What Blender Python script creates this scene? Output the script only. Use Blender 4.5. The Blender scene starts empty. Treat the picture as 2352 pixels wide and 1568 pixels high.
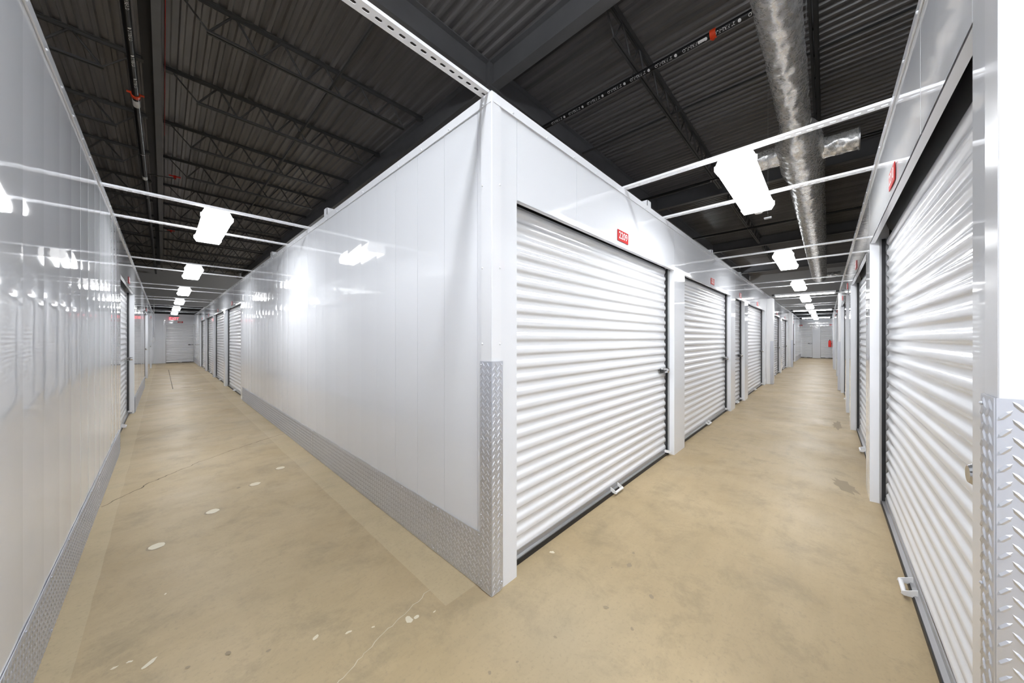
import bpy, bmesh, math, random
from mathutils import Vector, Matrix
random.seed(7)
S = bpy.context.scene
COL = S.collection
PI = math.pi

# ------------------------------------------------------------------ camera, world, exposure
cam_d = bpy.data.cameras.new('camera')
cam_d.sensor_width = 36.0
cam_d.lens = 760.0 / 2352.0 * 36.0
cam_d.shift_y = -8.0 / 2352.0
cam_d.clip_start = 0.02
cam_d.clip_end = 200
cam = bpy.data.objects.new('camera', cam_d)
COL.objects.link(cam)
cam.location = (-1.168, -1.251, 1.331)
cam.rotation_euler = (PI / 2, 0, math.radians(43.5 - 90))
S.camera = cam
W = bpy.data.worlds.new('world')
S.world = W
W.use_nodes = True
W.node_tree.nodes['Background'].inputs[0].default_value = (0.5, 0.5, 0.52, 1)
W.node_tree.nodes['Background'].inputs[1].default_value = 0.05
S.view_settings.view_transform = 'Standard'
S.view_settings.look = 'None'
S.view_settings.gamma = 1
S.view_settings.use_curve_mapping = False
S.view_settings.exposure = 0.24
LAMP = 36.0            # emission of the lamp diffusers
S.cycles.max_bounces = 14
S.cycles.diffuse_bounces = 8
S.cycles.glossy_bounces = 6
S.cycles.sample_clamp_indirect = 8

HW = 2.6              # partition height
DECK = 6.05           # underside of the roof deck
XL, YR = -1.52, -1.51  # planes of the left wall and of the right wall
YE, XE = 24.0, 28.7   # far ends of the two corridors

# ------------------------------------------------------------------ materials
def mat(name, color, rough=0.5, metal=0.0, emit=None, strength=0.0, spec=0.5):
    m = bpy.data.materials.new(name)
    m.use_nodes = True
    b = m.node_tree.nodes['Principled BSDF']
    b.inputs['Base Color'].default_value = (*color, 1)
    b.inputs['Roughness'].default_value = rough
    b.inputs['Metallic'].default_value = metal
    b.inputs['Specular IOR Level'].default_value = spec
    if emit:
        b.inputs['Emission Color'].default_value = (*emit, 1)
        b.inputs['Emission Strength'].default_value = strength
    return m

class NT:
    def __init__(s, m):
        s.m = m; s.t = m.node_tree; s.b = s.t.nodes['Principled BSDF']
    def n(s, typ, **kw):
        nd = s.t.nodes.new(typ)
        for k, v in kw.items():
            if k.startswith('_'):
                setattr(nd, k[1:], v)
            else:
                key = int(k[1:]) if k[0] == 'i' and k[1:].isdigit() else k.replace('__', ' ')
                if hasattr(v, 'is_linked') or isinstance(v, bpy.types.NodeSocket):
                    s.t.links.new(v, nd.inputs[key])
                else:
                    nd.inputs[key].default_value = v
        return nd
    def link(s, a, b): s.t.links.new(a, b)
    def math(s, op, a, b=0.0, clamp=False):
        nd = s.t.nodes.new('ShaderNodeMath'); nd.operation = op; nd.use_clamp = clamp
        for i, v in enumerate((a, b)):
            if isinstance(v, bpy.types.NodeSocket): s.t.links.new(v, nd.inputs[i])
            else: nd.inputs[i].default_value = v
        return nd.outputs[0]
    def coord(s): return s.n('ShaderNodeTexCoord').outputs['Object']
    def noise(s, vec, scale, detail=4, rough=0.5, dist=0.0):
        return s.n('ShaderNodeTexNoise', Vector=vec, Scale=scale, Detail=detail, Roughness=rough, Distortion=dist).outputs['Fac']
    def ramp(s, fac, stops):
        r = s.t.nodes.new('ShaderNodeValToRGB'); s.link(fac, r.inputs[0])
        e = r.color_ramp.elements
        while len(e) < len(stops): e.new(0.5)
        for el, (p, c) in zip(e, stops):
            el.position = p; el.color = (*c, 1) if len(c) == 3 else c
        return r.outputs[0]
    def mix(s, fac, a, b):
        nd = s.t.nodes.new('ShaderNodeMix'); nd.data_type = 'RGBA'
        for i, v in ((0, fac), (6, a), (7, b)):
            if isinstance(v, bpy.types.NodeSocket): s.link(v, nd.inputs[i])
            else: nd.inputs[i].default_value = v if i == 0 else (*v, 1)
        return nd.outputs[2]
    def bump(s, h, strength, dist):
        nd = s.n('ShaderNodeBump', Height=h, Strength=strength, Distance=dist)
        s.link(nd.outputs[0], s.b.inputs['Normal'])

M = {}
# glossy white steel wall panels
m = mat('white_panel', (0.765, 0.78, 0.815), 0.09, spec=0.55); k = NT(m); c = k.coord()
rr = k.ramp(k.noise(c, 1.3, 3), [(0.3, (0.02,) * 3), (0.7, (0.06,) * 3)])
k.link(rr, k.b.inputs['Roughness'])
k.bump(k.noise(c, 9.0, 2, 0.4), 0.35, 0.0006)
M['panel'] = m
m = mat('white_trim', (0.78, 0.79, 0.82), 0.16); k = NT(m)
k.bump(k.noise(k.coord(), 14.0, 2, 0.4), 0.3, 0.0004)
M['trim'] = m
m = mat('white_curtain', (0.775, 0.785, 0.81), 0.14, spec=0.6); k = NT(m); c = k.coord()
mp = k.n('ShaderNodeMapping', Vector=c, Scale=(1.0, 1.0, 6.0)).outputs[0]
k.bump(k.noise(mp, 3.5, 3, 0.5), 0.5, 0.0015)
M['curtain'] = m
M['white'] = mat('white_paint', (0.82, 0.82, 0.83), 0.3)
M['alu'] = mat('grey_aluminium', (0.45, 0.45, 0.46), 0.35, 0.85)
M['rubber'] = mat('black_rubber', (0.012, 0.012, 0.014), 0.5)
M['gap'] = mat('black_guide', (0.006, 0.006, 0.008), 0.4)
M['chrome'] = mat('chrome', (0.62, 0.62, 0.63), 0.16, 1.0)
M['darksteel'] = mat('dark_steel', (0.10, 0.10, 0.10), 0.3, 0.8)
M['red'] = mat('red_plate', (0.46, 0.008, 0.007), 0.5, spec=0.2)
M['dull_red'] = mat('red_enamel', (0.72, 0.02, 0.01), 0.3)
M['orange'] = mat('orange_enamel', (0.85, 0.07, 0.015), 0.35)
M['lettering'] = mat('white_lettering', (0.9, 0.9, 0.9), 0.5)
M['black'] = mat('black_paint', (0.010, 0.010, 0.011), 0.35)
M['greywall'] = mat('grey_upper_wall', (0.5, 0.5, 0.51), 0.7)
M['diffuser'] = mat('lit_diffuser', (0.9, 0.9, 0.9), 0.4, emit=(0.965, 0.985, 1.0), strength=LAMP)
M['diffuser_side'] = mat('lit_diffuser_side', (0.9, 0.9, 0.9), 0.4, emit=(0.965, 0.985, 1.0), strength=LAMP * 0.16)
M['fill_lamp'] = mat('fill_lamp_lens', (0.9, 0.9, 0.9), 0.4, emit=(0.93, 0.965, 1.0), strength=50.0)  # emission of the added unseen fill lamps
M['fill_lamp_far'] = mat('fill_lamp_lens', (0.9, 0.9, 0.9), 0.4, emit=(0.93, 0.965, 1.0), strength=85.0)
M['lens_cap'] = mat('glowing_lens_end', (0.85, 0.85, 0.85), 0.4, emit=(1, 0.99, 0.98), strength=0.6)
M['exit'] = mat('exit_red', (0.9, 0.1, 0.1), 0.4, emit=(1.0, 0.07, 0.10), strength=3.0)
M['sensor'] = mat('sensor_plastic', (0.8, 0.8, 0.8), 0.35)
# dark painted roof steel
m = mat('dark_roof_deck', (0.05, 0.05, 0.052), 0.33); k = NT(m); c = k.coord()
mp = k.n('ShaderNodeMapping', Vector=c, Scale=(6.5, 0.25, 1.0)).outputs[0]
k.link(k.mix(k.noise(mp, 1.0, 3, 0.6), (0.06, 0.057, 0.058), (0.36, 0.345, 0.348)), k.b.inputs['Base Color'])
k.bump(k.noise(c, 5, 3), 0.4, 0.002)
M['deck'] = m
m = mat('dark_painted_steel', (0.062, 0.062, 0.066), 0.5); k = NT(m); c = k.coord()
k.link(k.mix(k.noise(c, 2.5, 4), (0.13, 0.13, 0.138), (0.19, 0.19, 0.20)), k.b.inputs['Base Color'])
M['steel'] = m
M['joist'] = mat('black_joist_paint', (0.085, 0.085, 0.088), 0.5)
# aluminium tread plate
m = mat('tread_plate', (0.64, 0.66, 0.72), 0.3, 0.75); k = NT(m); c = k.coord()
k.link(k.ramp(k.noise(c, 4, 5, 0.6), [(0.3, (0.27,) * 3), (0.75, (0.38,) * 3)]), k.b.inputs['Roughness'])
k.bump(k.noise(c, 3, 2), 0.3, 0.001)
M['tread'] = m
# crinkled foil duct wrap
m = mat('crinkled_foil', (0.97, 0.96, 0.96), 0.25, 0.6); k = NT(m); c = k.coord()
mp = k.n('ShaderNodeMapping', Vector=c, Scale=(2.2, 1.0, 1.0)).outputs[0]
h1 = k.noise(mp, 5, 4, 0.55, 1.0)
v1 = k.n('ShaderNodeTexVoronoi', _feature='DISTANCE_TO_EDGE', Vector=k.n('ShaderNodeVectorMath', _operation='ADD', i0=mp, i1=k.n('ShaderNodeTexNoise', Vector=mp, Scale=7.0, Detail=3.0).outputs['Color']).outputs[0], Scale=9.0).outputs['Distance']
hh = k.math('ADD', k.math('MULTIPLY', h1, 1.0), k.math('MULTIPLY', v1, 0.45))
k.bump(hh, 0.24, 0.014)
k.link(k.ramp(k.noise(c, 30, 3), [(0.3, (0.20,) * 3), (0.7, (0.36,) * 3)]), k.b.inputs['Roughness'])
M['foil'] = m
# concrete floor
m = mat('tan_concrete', (0.4, 0.33, 0.23), 0.4, spec=0.22); k = NT(m); c = k.coord()
sp = k.n('ShaderNodeSeparateXYZ', Vector=c)
X, Y = sp.outputs[0], sp.outputs[1]
big = k.noise(c, 0.8, 7, 0.68, 0.25)
base = k.ramp(big, [(0.30, (0.350, 0.264, 0.153)), (0.5, (0.415, 0.321, 0.194)), (0.72, (0.465, 0.363, 0.224))])
streak = k.noise(k.n('ShaderNodeMapping', Vector=c, Rotation=(0, 0, 0.55), Scale=(0.8, 5.0, 1.0)).outputs[0], 1.6, 6, 0.7, 0.25)
base = k.mix(k.math('MULTIPLY', k.ramp(streak, [(0.45, (0, 0, 0)), (0.8, (1, 1, 1))]), 0.35), base, (0.29, 0.232, 0.145))
blot = k.ramp(k.noise(c, 3.4, 8, 0.78, 0.3), [(0.50, (0, 0, 0)), (0.74, (1, 1, 1))])
base = k.mix(k.math('MULTIPLY', blot, 0.6), base, (0.22, 0.178, 0.117))
# light worn, greyer concrete at the crossing of the two corridors
crossd = k.n('ShaderNodeVectorMath', _operation='DISTANCE', i0=c, i1=(0.1, -0.4, 0.0)).outputs['Value']
cm = k.ramp(k.math('ADD', crossd, k.math('MULTIPLY', big, 0.9)), [(0.55, (1, 1, 1)), (1.0, (0, 0, 0))])
base = k.mix(k.math('MULTIPLY', cm, 0.35), base, (0.39, 0.345, 0.265))
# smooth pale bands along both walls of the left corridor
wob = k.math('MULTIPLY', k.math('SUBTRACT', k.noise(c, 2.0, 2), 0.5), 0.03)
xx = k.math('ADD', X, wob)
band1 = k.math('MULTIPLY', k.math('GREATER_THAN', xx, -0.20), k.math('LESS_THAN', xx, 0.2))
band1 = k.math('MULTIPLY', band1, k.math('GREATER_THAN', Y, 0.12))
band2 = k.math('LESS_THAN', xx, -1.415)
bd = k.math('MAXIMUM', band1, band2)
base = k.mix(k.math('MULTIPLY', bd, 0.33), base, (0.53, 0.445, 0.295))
# dark drips and specks
vor = k.n('ShaderNodeTexVoronoi', Vector=k.n('ShaderNodeVectorMath', _operation='ADD', i0=c, i1=k.n('ShaderNodeTexNoise', Vector=c, Scale=18.0, Detail=2.0).outputs['Color']).outputs[0], Scale=4.5)
dm = k.math('LESS_THAN', vor.outputs['Distance'], k.math('MULTIPLY', k.math('SUBTRACT', k.n('ShaderNodeSeparateColor', Color=vor.outputs['Color']).outputs[0], 0.80), 0.55))
base = k.mix(k.math('MULTIPLY', dm, 0.35), base, (0.20, 0.165, 0.115))
fine = k.noise(c, 60, 4, 0.7)
sm = k.ramp(fine, [(0.54, (0, 0, 0)), (0.72, (1, 1, 1))])
base = k.mix(k.math('MULTIPLY', sm, 0.4), base, (0.25, 0.21, 0.15))
k.link(base, k.b.inputs['Base Color'])
k.link(k.ramp(k.noise(c, 2.0, 4), [(0.3, (0.36,) * 3), (0.7, (0.52,) * 3)]), k.b.inputs['Roughness'])
k.bump(k.math('ADD', k.noise(c, 6, 4), k.math('MULTIPLY', fine, 0.15)), 0.25, 0.004)
M['floor'] = m
M['crack'] = mat('crack_dark', (0.10, 0.08, 0.055), 0.9)
M['hairline'] = mat('hairline_pale', (0.55, 0.49, 0.38), 0.8)
M['filler'] = mat('pale_filler', (0.66, 0.60, 0.47), 0.6)
M['scuff'] = mat('scuff_brown', (0.29, 0.232, 0.155), 0.7)

# ------------------------------------------------------------------ mesh helpers
class MB:
    def __init__(s): s.v = []; s.f = []; s.sm = []
    def add(s, vs, fs, smooth=False):
        o = len(s.v); s.v += [tuple(p) for p in vs]
        s.f += [tuple(i + o for i in f) for f in fs]; s.sm += [smooth] * len(fs)
    def box(s, a, b):
        x0, y0, z0 = [min(p, q) for p, q in zip(a, b)]; x1, y1, z1 = [max(p, q) for p, q in zip(a, b)]
        s.add([(x0, y0, z0), (x1, y0, z0), (x1, y1, z0), (x0, y1, z0), (x0, y0, z1), (x1, y0, z1), (x1, y1, z1), (x0, y1, z1)],
              [(0, 3, 2, 1), (4, 5, 6, 7), (0, 1, 5, 4), (1, 2, 6, 5), (2, 3, 7, 6), (3, 0, 4, 7)])
    def tube(s, p, q, r, n=10, r2=None, caps=True, smooth=True):
        p, q = Vector(p), Vector(q); r2 = r if r2 is None else r2
        d = (q - p).normalized(); a = d.orthogonal().normalized(); b = d.cross(a)
        vs = []
        for c_, rad in ((p, r), (q, r2)):
            for i in range(n):
                t = 2 * PI * i / n; vs.append(c_ + a * math.cos(t) * rad + b * math.sin(t) * rad)
        s.add(vs, [(i, (i + 1) % n, n + (i + 1) % n, n + i) for i in range(n)], smooth)
        if caps: s.add(vs, [tuple(range(n))[::-1], tuple(range(n, 2 * n))])
    def path(s, pts, r, n=8):
        for p, q in zip(pts, pts[1:]): s.tube(p, q, r, n)
    def prism(s, prof, axis, a, b, smooth=False):
        # prof: list of 2D points in the two other axes (order x,y,z without axis)
        def P(u, v, w):
            return {'x': (w, u, v), 'y': (u, w, v), 'z': (u, v, w)}[axis]
        n = len(prof); vs = [P(u, v, a) for u, v in prof] + [P(u, v, b) for u, v in prof]
        s.add(vs, [(i, (i + 1) % n, n + (i + 1) % n, n + i) for i in range(n)], smooth)
        s.add(vs, [tuple(range(n))[::-1], tuple(range(n, 2 * n))])
    def ball(s, c_, r, seg=8, rings=5, sz=1.0):
        vs = []; fs = []
        for i in range(rings + 1):
            ph = PI * i / rings
            for j in range(seg):
                t = 2 * PI * j / seg
                vs.append((c_[0] + r * math.sin(ph) * math.cos(t), c_[1] + r * math.sin(ph) * math.sin(t), c_[2] + r * sz * math.cos(ph)))
        for i in range(rings):
            for j in range(seg):
                fs.append((i * seg + j, i * seg + (j + 1) % seg, (i + 1) * seg + (j + 1) % seg, (i + 1) * seg + j))
        s.add(vs, fs, True)
    def mesh(s, name, m, fix=True, bevel=0.0):
        me = bpy.data.meshes.new(name); me.from_pydata(s.v, [], s.f)
        me.polygons.foreach_set('use_smooth', s.sm)
        me.materials.append(m)
        if fix or bevel:
            bm = bmesh.new(); bm.from_mesh(me)
            if bevel:
                bmesh.ops.remove_doubles(bm, verts=bm.verts, dist=1e-5)
                bmesh.ops.recalc_face_normals(bm, faces=bm.faces)
                ed = [e for e in bm.edges if len(e.link_faces) == 2 and e.calc_face_angle(0) > 0.6]
                bmesh.ops.bevel(bm, geom=ed, offset=bevel, segments=2, affect='EDGES', clamp_overlap=True)
            bmesh.ops.recalc_face_normals(bm, faces=bm.faces)
            bm.to_mesh(me); bm.free()
        me.update(); return me
    def build(s, name, m, parent=None, **kw):
        return link(name, s.mesh(name, m, **kw), parent)

def link(name, data, parent=None):
    o = bpy.data.objects.new(name, data); COL.objects.link(o)
    if parent: o.parent = parent
    return o

def tag(o, label=None, cat=None, group=None, kind=None):
    if label: o['label'] = label
    if cat: o['category'] = cat
    if group: o['group'] = group
    if kind: o['kind'] = kind
    return o

def empty(name, loc=(0, 0, 0), rz=0.0, **kw):
    o = link(name, None); o.location = loc; o.rotation_euler = (0, 0, rz); o.empty_display_size = 0.1
    tag(o, **kw); return o

def children(o): return [c_ for c_ in bpy.data.objects if c_.parent == o]
def copy_tree(o, loc=None, **kw):
    c_ = o.copy(); COL.objects.link(c_)
    for ch in children(o):
        d = copy_tree(ch); d.parent = c_
    if loc is not None: c_.location = loc
    tag(c_, **kw); return c_

_tc = {}
def text_geo(body, size):
    if (body, size) in _tc: return _tc[(body, size)]
    cu = bpy.data.curves.new('lettering_tmp', 'FONT'); cu.body = body; cu.size = size
    cu.align_x = 'CENTER'; cu.align_y = 'CENTER'; cu.resolution_u = 3; cu.offset = size * 0.006
    o = bpy.data.objects.new('lettering_tmp', cu); COL.objects.link(o)
    dg = bpy.context.evaluated_depsgraph_get(); dg.update()
    me = o.evaluated_get(dg).to_mesh()
    r = ([tuple(v.co) for v in me.vertices], [tuple(p.vertices) for p in me.polygons])
    o.evaluated_get(dg).to_mesh_clear(); bpy.data.objects.remove(o); bpy.data.curves.remove(cu)
    _tc[(body, size)] = r; return r

# Frames on the walls: local x = right as one faces the wall, local y = into the wall, z = up
FACE = {'BR': ((0, 0, 0), 0.0), 'BL': ((0, 0, 0), -PI / 2), 'LW': ((XL, 0, 0), PI / 2), 'RW': ((0, YR, 0), PI),
        'RX': ((0, 0, 0), -PI / 2), 'EL': ((0, YE, 0), 0.0), 'ER': ((XE, 0, 0), -PI / 2), 'ES': ((0, -6.0, 0), PI)}
SGN = {'BR': 1, 'BL': -1, 'LW': 1, 'RW': -1, 'RX': -1, 'EL': 1, 'ER': -1, 'ES': -1}   # local x = SGN * (world s)

# ------------------------------------------------------------------ floor, roof deck, outer walls
b = MB(); b.box((-8, -8, -0.2), (34, 34, 0.0))
floor = tag(b.build('floor', M['floor']), 'tan painted concrete floor running down both corridors', 'floor', kind='structure')

def strip(pts, w, mname, name, jitter=0.0, sub=4, z=0.0012):
    P = []
    for (x0, y0), (x1, y1) in zip(pts, pts[1:]):
        for i in range(sub):
            t = i / sub; P.append((x0 + (x1 - x0) * t, y0 + (y1 - y0) * t))
    P.append(pts[-1])
    P = [(x + random.uniform(-jitter, jitter), y + random.uniform(-jitter, jitter)) for x, y in P]
    b = MB(); vs = []
    for i, (x, y) in enumerate(P):
        q = P[min(i + 1, len(P) - 1)]; p = P[max(i - 1, 0)]
        d = Vector((q[0] - p[0], q[1] - p[1])).normalized(); ww = w * random.uniform(0.4, 1.0) * 0.5
        vs += [(x - d.y * ww, y + d.x * ww, z), (x + d.y * ww, y - d.x * ww, z)]
    b.add(vs, [(2 * i, 2 * i + 1, 2 * i + 3, 2 * i + 2) for i in range(len(P) - 1)])
    return b.build(name, M[mname], floor, fix=False)
strip([(-1.5, 2.896), (-1.361, 3.081), (-1.251, 3.263), (-1.094, 3.427), (-0.894, 3.635), (-0.62, 3.846), (-0.344, 4.03), (-0.02, 4.219)], 0.011, 'crack', 'crack', 0.012, 7)
strip([(-0.2, 0.27), (-0.366, 0.222), (-0.51, 0.188), (-0.62, 0.147), (-0.74, 0.10)], 0.004, 'hairline', 'hairline_crack', 0.006, 6)
strip([(-1.019, 18.7), (-0.997, 11.1)], 0.016, 'crack', 'saw_cut_joint', 0.0, 2)
strip([(-1.43, 5.3), (-1.0, 6.1), (-0.5, 6.6), (-0.05, 7.4)], 0.008, 'scuff', 'crack', 0.02, 6)
strip([(6.4, -1.47), (5.9, -1.1), (5.5, -0.6), (5.1, -0.1)], 0.008, 'scuff', 'crack', 0.02, 6)
def blob(x, y, rx, ry, mname, name, rot=0.0, n=18, rough=0.15, z=0.0015, ring=None):
    vs = [(x, y, z)]
    for i in range(n):
        t = 2 * PI * i / n; q = 1 + random.uniform(-rough, rough)
        px, py = rx * q * math.cos(t), ry * q * math.sin(t)
        vs.append((x + px * math.cos(rot) - py * math.sin(rot), y + px * math.sin(rot) + py * math.cos(rot), z))
    b = MB(); b.add(vs, [(0, 1 + i, 1 + (i + 1) % n) for i in range(n)])
    return b.build(name, M[mname], floor, fix=False)
for (x, y) in [(-1.201, 1.851), (-0.911, 2.161), (-0.596, 2.52), (-0.347, 2.799)]:
    blob(x, y, 0.045, 0.045, 'scuff', 'patch_rim', rough=0.05, z=0.0010)
    blob(x + 0.004, y + 0.004, 0.040, 0.038, 'filler', 'floor_patch', rough=0.07)
for (x, y, r) in [(-0.369, 0.175, .020), (-0.335, 0.165, .013), (-0.592, 0.316, .010), (-0.503, 0.261, .006), (-1.209, 0.756, .020), (-1.264, 0.826, .008),
                  (-1.304, 0.831, .009), (-0.701, 0.396, .011), (0.495, -0.016, .015), (-1.16, 1.24, .006), (-0.62, 10.3, .05), (-0.50, 10.5, .05), (-0.26, 0.13, .006)]:
    blob(x, y, r * 1.25, r * 0.7, 'filler', 'paint_chip', rot=random.uniform(0, 3), n=10, rough=0.35)
for (x, y, r) in [(-0.708, 2.536, .018), (0.71, -0.415, .018), (0.337, -0.463, .013), (0.032, -0.377, .008), (-0.275, -0.281, .008), (-0.167, -0.331, .006),
                  (0.307, -0.608, .009), (0.56, -0.60, .014), (0.835, -0.387, .010), (-0.98, 0.58, .012), (-0.86, 0.47, .009), (-1.1, 0.62, .008), (-0.75, 11.3, .10), (0.62, -0.35, .006)]:
    blob(x, y, r * 1.1, r * 0.75, 'scuff', 'stain', rot=random.uniform(0, 3), n=26, rough=0.14)
blob(5.9, -1.38, 0.30, 0.05, 'scuff', 'stain', n=20, rough=0.3); blob(3.05, -1.37, 0.16, 0.06, 'scuff', 'stain', rot=0.3, n=20, rough=0.35)

# ribbed roof deck
prof = []
P_ = 0.1524; x = -8.0
while x < 32:
    for dx, z in ((0, 0), (0.046, 0), (0.064, 0.038), (0.134, 0.038)): prof.append((x + dx, DECK + z))
    x += P_
b = MB(); vs = [(px, -8, z) for px, z in prof] + [(px, 31, z) for px, z in prof]; n = len(prof)
b.add(vs, [(i, i + 1, n + i + 1, n + i) for i in range(n - 1)])
b.box((-8, -8, DECK + 0.05), (32.0, 31, DECK + 0.15))
tag(b.build('ceiling', M['deck'], fix=False), 'dark painted ribbed steel roof deck over both corridors', 'ceiling', kind='structure')
def slab(name, a, c_, m, label, cat='wall'):
    b = MB(); b.box(a, c_); return tag(b.build(name, M[m]), label, cat, kind='structure')
slab('wall_north', (-8, 29.8, 3.45), (32, 30.0, DECK + .1), 'greywall', 'grey painted upper building wall behind the left corridor')
slab('wall_north', (-8, 29.75, 0), (32, 29.95, 3.45), 'black', 'black lower building wall behind the left corridor')
slab('wall_east', (29.7, -8, 3.3), (29.9, 30, DECK + .1), 'greywall', 'grey painted upper building wall behind the right corridor')
slab('wall_east', (29.65, -8, 0), (29.85, 30, 3.3), 'black', 'black lower building wall behind the right corridor')
slab('wall_west', (-8.2, -8, 0), (-8, 30, DECK + .1), 'black', 'black outer building wall beyond the left partition')
slab('wall_south', (-8, -8.2, 0), (32, -8, DECK + .1), 'black', 'black outer building wall behind the viewpoint')

# ------------------------------------------------------------------ partition walls
DEP = 0.075           # recess of the door curtains
def wall_sheet(b, x0, x1, z0, z1, pw=0.305, off=0.0, depth=0.05, bow=0.0009, flat=False):
    """bowed interlocking panels over a solid backing, local frame"""
    b.box((x0, 0.004, z0), (x1, depth, z1))
    cuts = [x0]; kx_ = math.floor((x0 - off) / pw) + 1
    while off + kx_ * pw < x1 - 0.02:
        if off + kx_ * pw > x0 + 0.02: cuts.append(off + kx_ * pw)
        kx_ += 1
    cuts.append(x1)
    for a, c_ in zip(cuts, cuts[1:]):
        g = 0.0012; a2, c2 = a + g, c_ - g; t = random.uniform(-0.0007, 0.0007) if not flat else 0
        bw = bow * random.uniform(0.5, 1.3) if not flat else 0
        n = 8; vs = []
        for i in range(n + 1):
            u = i / n; y = -bw * (1 - (2 * u - 1) ** 2) + t * (2 * u - 1)
            y = y if 0 < i < n else y + 0.0
            vs.append((a2 + (c2 - a2) * u, y, z0)); vs.append((a2 + (c2 - a2) * u, y, z1))
        b.add(vs, [(2 * i, 2 * i + 2, 2 * i + 3, 2 * i + 1) for i in range(n)], True)
        for xx_, sgn in ((a2, 1), (c2, -1)):
            yy = vs[0][1] if sgn > 0 else vs[-1][1]
            b.add([(xx_, yy, z0), (xx_, 0.004, z0), (xx_, 0.004, z1), (xx_, yy, z1)], [(0, 1, 2, 3)])

def partition(face, name, label, full, doors, posts, off=0.0):
    """full/doors/posts in world s along the wall; doors get a header"""
    loc, rz = FACE[face]; sg = SGN[face]
    b = MB()
    def seg(a, c_, z0, z1, **kw):
        p, q = sorted((sg * a, sg * c_)); wall_sheet(b, p, q, z0, z1, off=sg * off, **kw)
    for a, c_ in full: seg(a, c_, 0, HW)
    for a, c_ in doors: seg(a, c_, 2.1, HW, depth=0.03, pw=9, bow=0.0003)
    for a, c_ in posts: seg(a, c_, 0, HW, flat=True, pw=9, depth=DEP + 0.03)
    o = b.build(name, M['panel'], fix=False); o.location = loc; o.rotation_euler = (0, 0, rz)
    return tag(o, label, 'wall', kind='structure')

D_BR = [(0.19, 2.83), (3.21, 5.92), (6.31, 7.33), (7.73, 10.5), (12.4, 15.05), (15.45, 18.15), (20.3, 23.2)]
P_BR = [(0.0, 0.19), (2.83, 3.21), (5.92, 6.31), (7.33, 7.73), (10.5, 10.85), (15.05, 15.45), (18.15, 18.5), (23.2, 23.6)]
D_BL = [(8.05, 10.75), (11.05, 13.80), (14.10, 16.85), (17.15, 19.9)]
P_BL = [(7.83, 8.05), (10.75, 11.05), (13.80, 14.1), (16.85, 17.15), (19.9, 20.2)]
D_LW = [(4.86, 7.62), (12.3, 15.0), (17.6, 20.2)]
P_LW = [(4.70, 4.86), (7.62, 7.72), (12.2, 12.3), (15.0, 15.35), (17.45, 17.6), (20.2, 20.4)]
D_RW = [(0.19, 2.80), (3.15, 5.70), (6.02, 7.22), (7.58, 10.15), (12.4, 15.0), (15.4, 18.1), (20.3, 23.0)]
P_RW = [(0.0, 0.19), (2.80, 3.15), (5.70, 6.02), (7.22, 7.58), (10.15, 10.5), (15.0, 15.4), (18.1, 18.5), (23.0, 23.4)]
D_EL = [(-1.09, 0.0)]
D_ER = [(-0.60, 0.10), (-1.62, -0.98)]
def gaps(lo, hi, taken):
    out = []; cur = lo
    for a, c_ in sorted(taken):
        if a > cur + 1e-4: out.append((cur, a))
        cur = max(cur, c_)
    if hi > cur + 1e-4: out.append((cur, hi))
    return out
partition('BR', 'wall_block_right', 'white panelled storage wall left of the right corridor, from the central corner', gaps(0, XE, D_BR + P_BR), D_BR, P_BR, 0.8)
partition('BL', 'wall_block_left', 'long white glossy panelled wall running from the central corner into the left corridor', gaps(0.0, YE, D_BL + P_BL), D_BL, P_BL, 0.115)
partition('LW', 'wall_left', 'white glossy panelled wall along the left edge of the photo', gaps(-6.0, YE, D_LW + P_LW), D_LW, P_LW, 0.87)
partition('RW', 'wall_right', 'white panelled storage wall on the right side of the right corridor', gaps(0, XE, D_RW + P_RW), D_RW, P_RW, 0.8)
partition('RX', 'wall_near_right', 'white wall end at the right edge of the photo', [(-6.0, YR)], [], [], 0.0)
partition('EL', 'wall_end_left', 'white wall closing the far end of the left corridor', gaps(-2.2, 0.6, D_EL), D_EL, [], 0.0)
partition('ER', 'wall_end_right', 'white wall closing the far end of the right corridor', gaps(-2.2, 0.6, D_ER), D_ER, [], 0.0)
partition('ES', 'wall_end_south', 'white wall closing the corridor behind the viewpoint', [(-2.2, 0.6)], [], [], 0.0)

# cap trims on the wall tops and the corner angle of the block
tn = [0]
def trim(face, s0, s1, label):
    loc, rz = FACE[face]; sg = SGN[face]; p, q = sorted((sg * s0, sg * s1)); tn[0] += 1
    b = MB(); b.box((p, -0.006, HW - 0.048), (q, 0.0, HW + 0.003)); b.box((p, 0.0, HW), (q, 0.06, HW + 0.003))
    b.box((p, -0.009, HW - 0.052), (q, -0.004, HW - 0.046))
    x = p + 0.15
    while x < q:
        b.ball((x, -0.008, HW - 0.038), 0.006, 6, 4); x += 0.305
    o = b.build('trim_%d' % tn[0], M['trim']); o.location = loc; o.rotation_euler = (0, 0, rz)
    return tag(o, label, 'trim', kind='structure')
trim('BR', 0, XE, 'white cap strip on top of the wall left of the right corridor')
trim('BL', 0, YE, 'white cap strip on top of the long wall of the left corridor')
trim('LW', -6, YE, 'white cap strip on top of the wall at the left edge')
trim('RW', 0, XE, 'white cap strip on top of the wall right of the right corridor')
trim('RX', -6, YR, 'white cap strip on top of the wall end at the right edge')
b = MB()
b.box((-0.007, -0.007, 0), (0.060, -0.001, HW + .004)); b.box((-0.007, -0.001, 0), (-0.001, 0.078, HW + .004))
for z in (2.55, 2.135, 1.7, 1.3):
    b.ball((-0.008, 0.066, z), 0.006, 8, 4); b.ball((0.050, -0.008, z), 0.006, 8, 4)
tag(b.build('trim_6', M['trim'], bevel=0.0015), 'white corner angle on the edge where the two corridor walls meet', 'trim', kind='structure')
b = MB()
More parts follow.
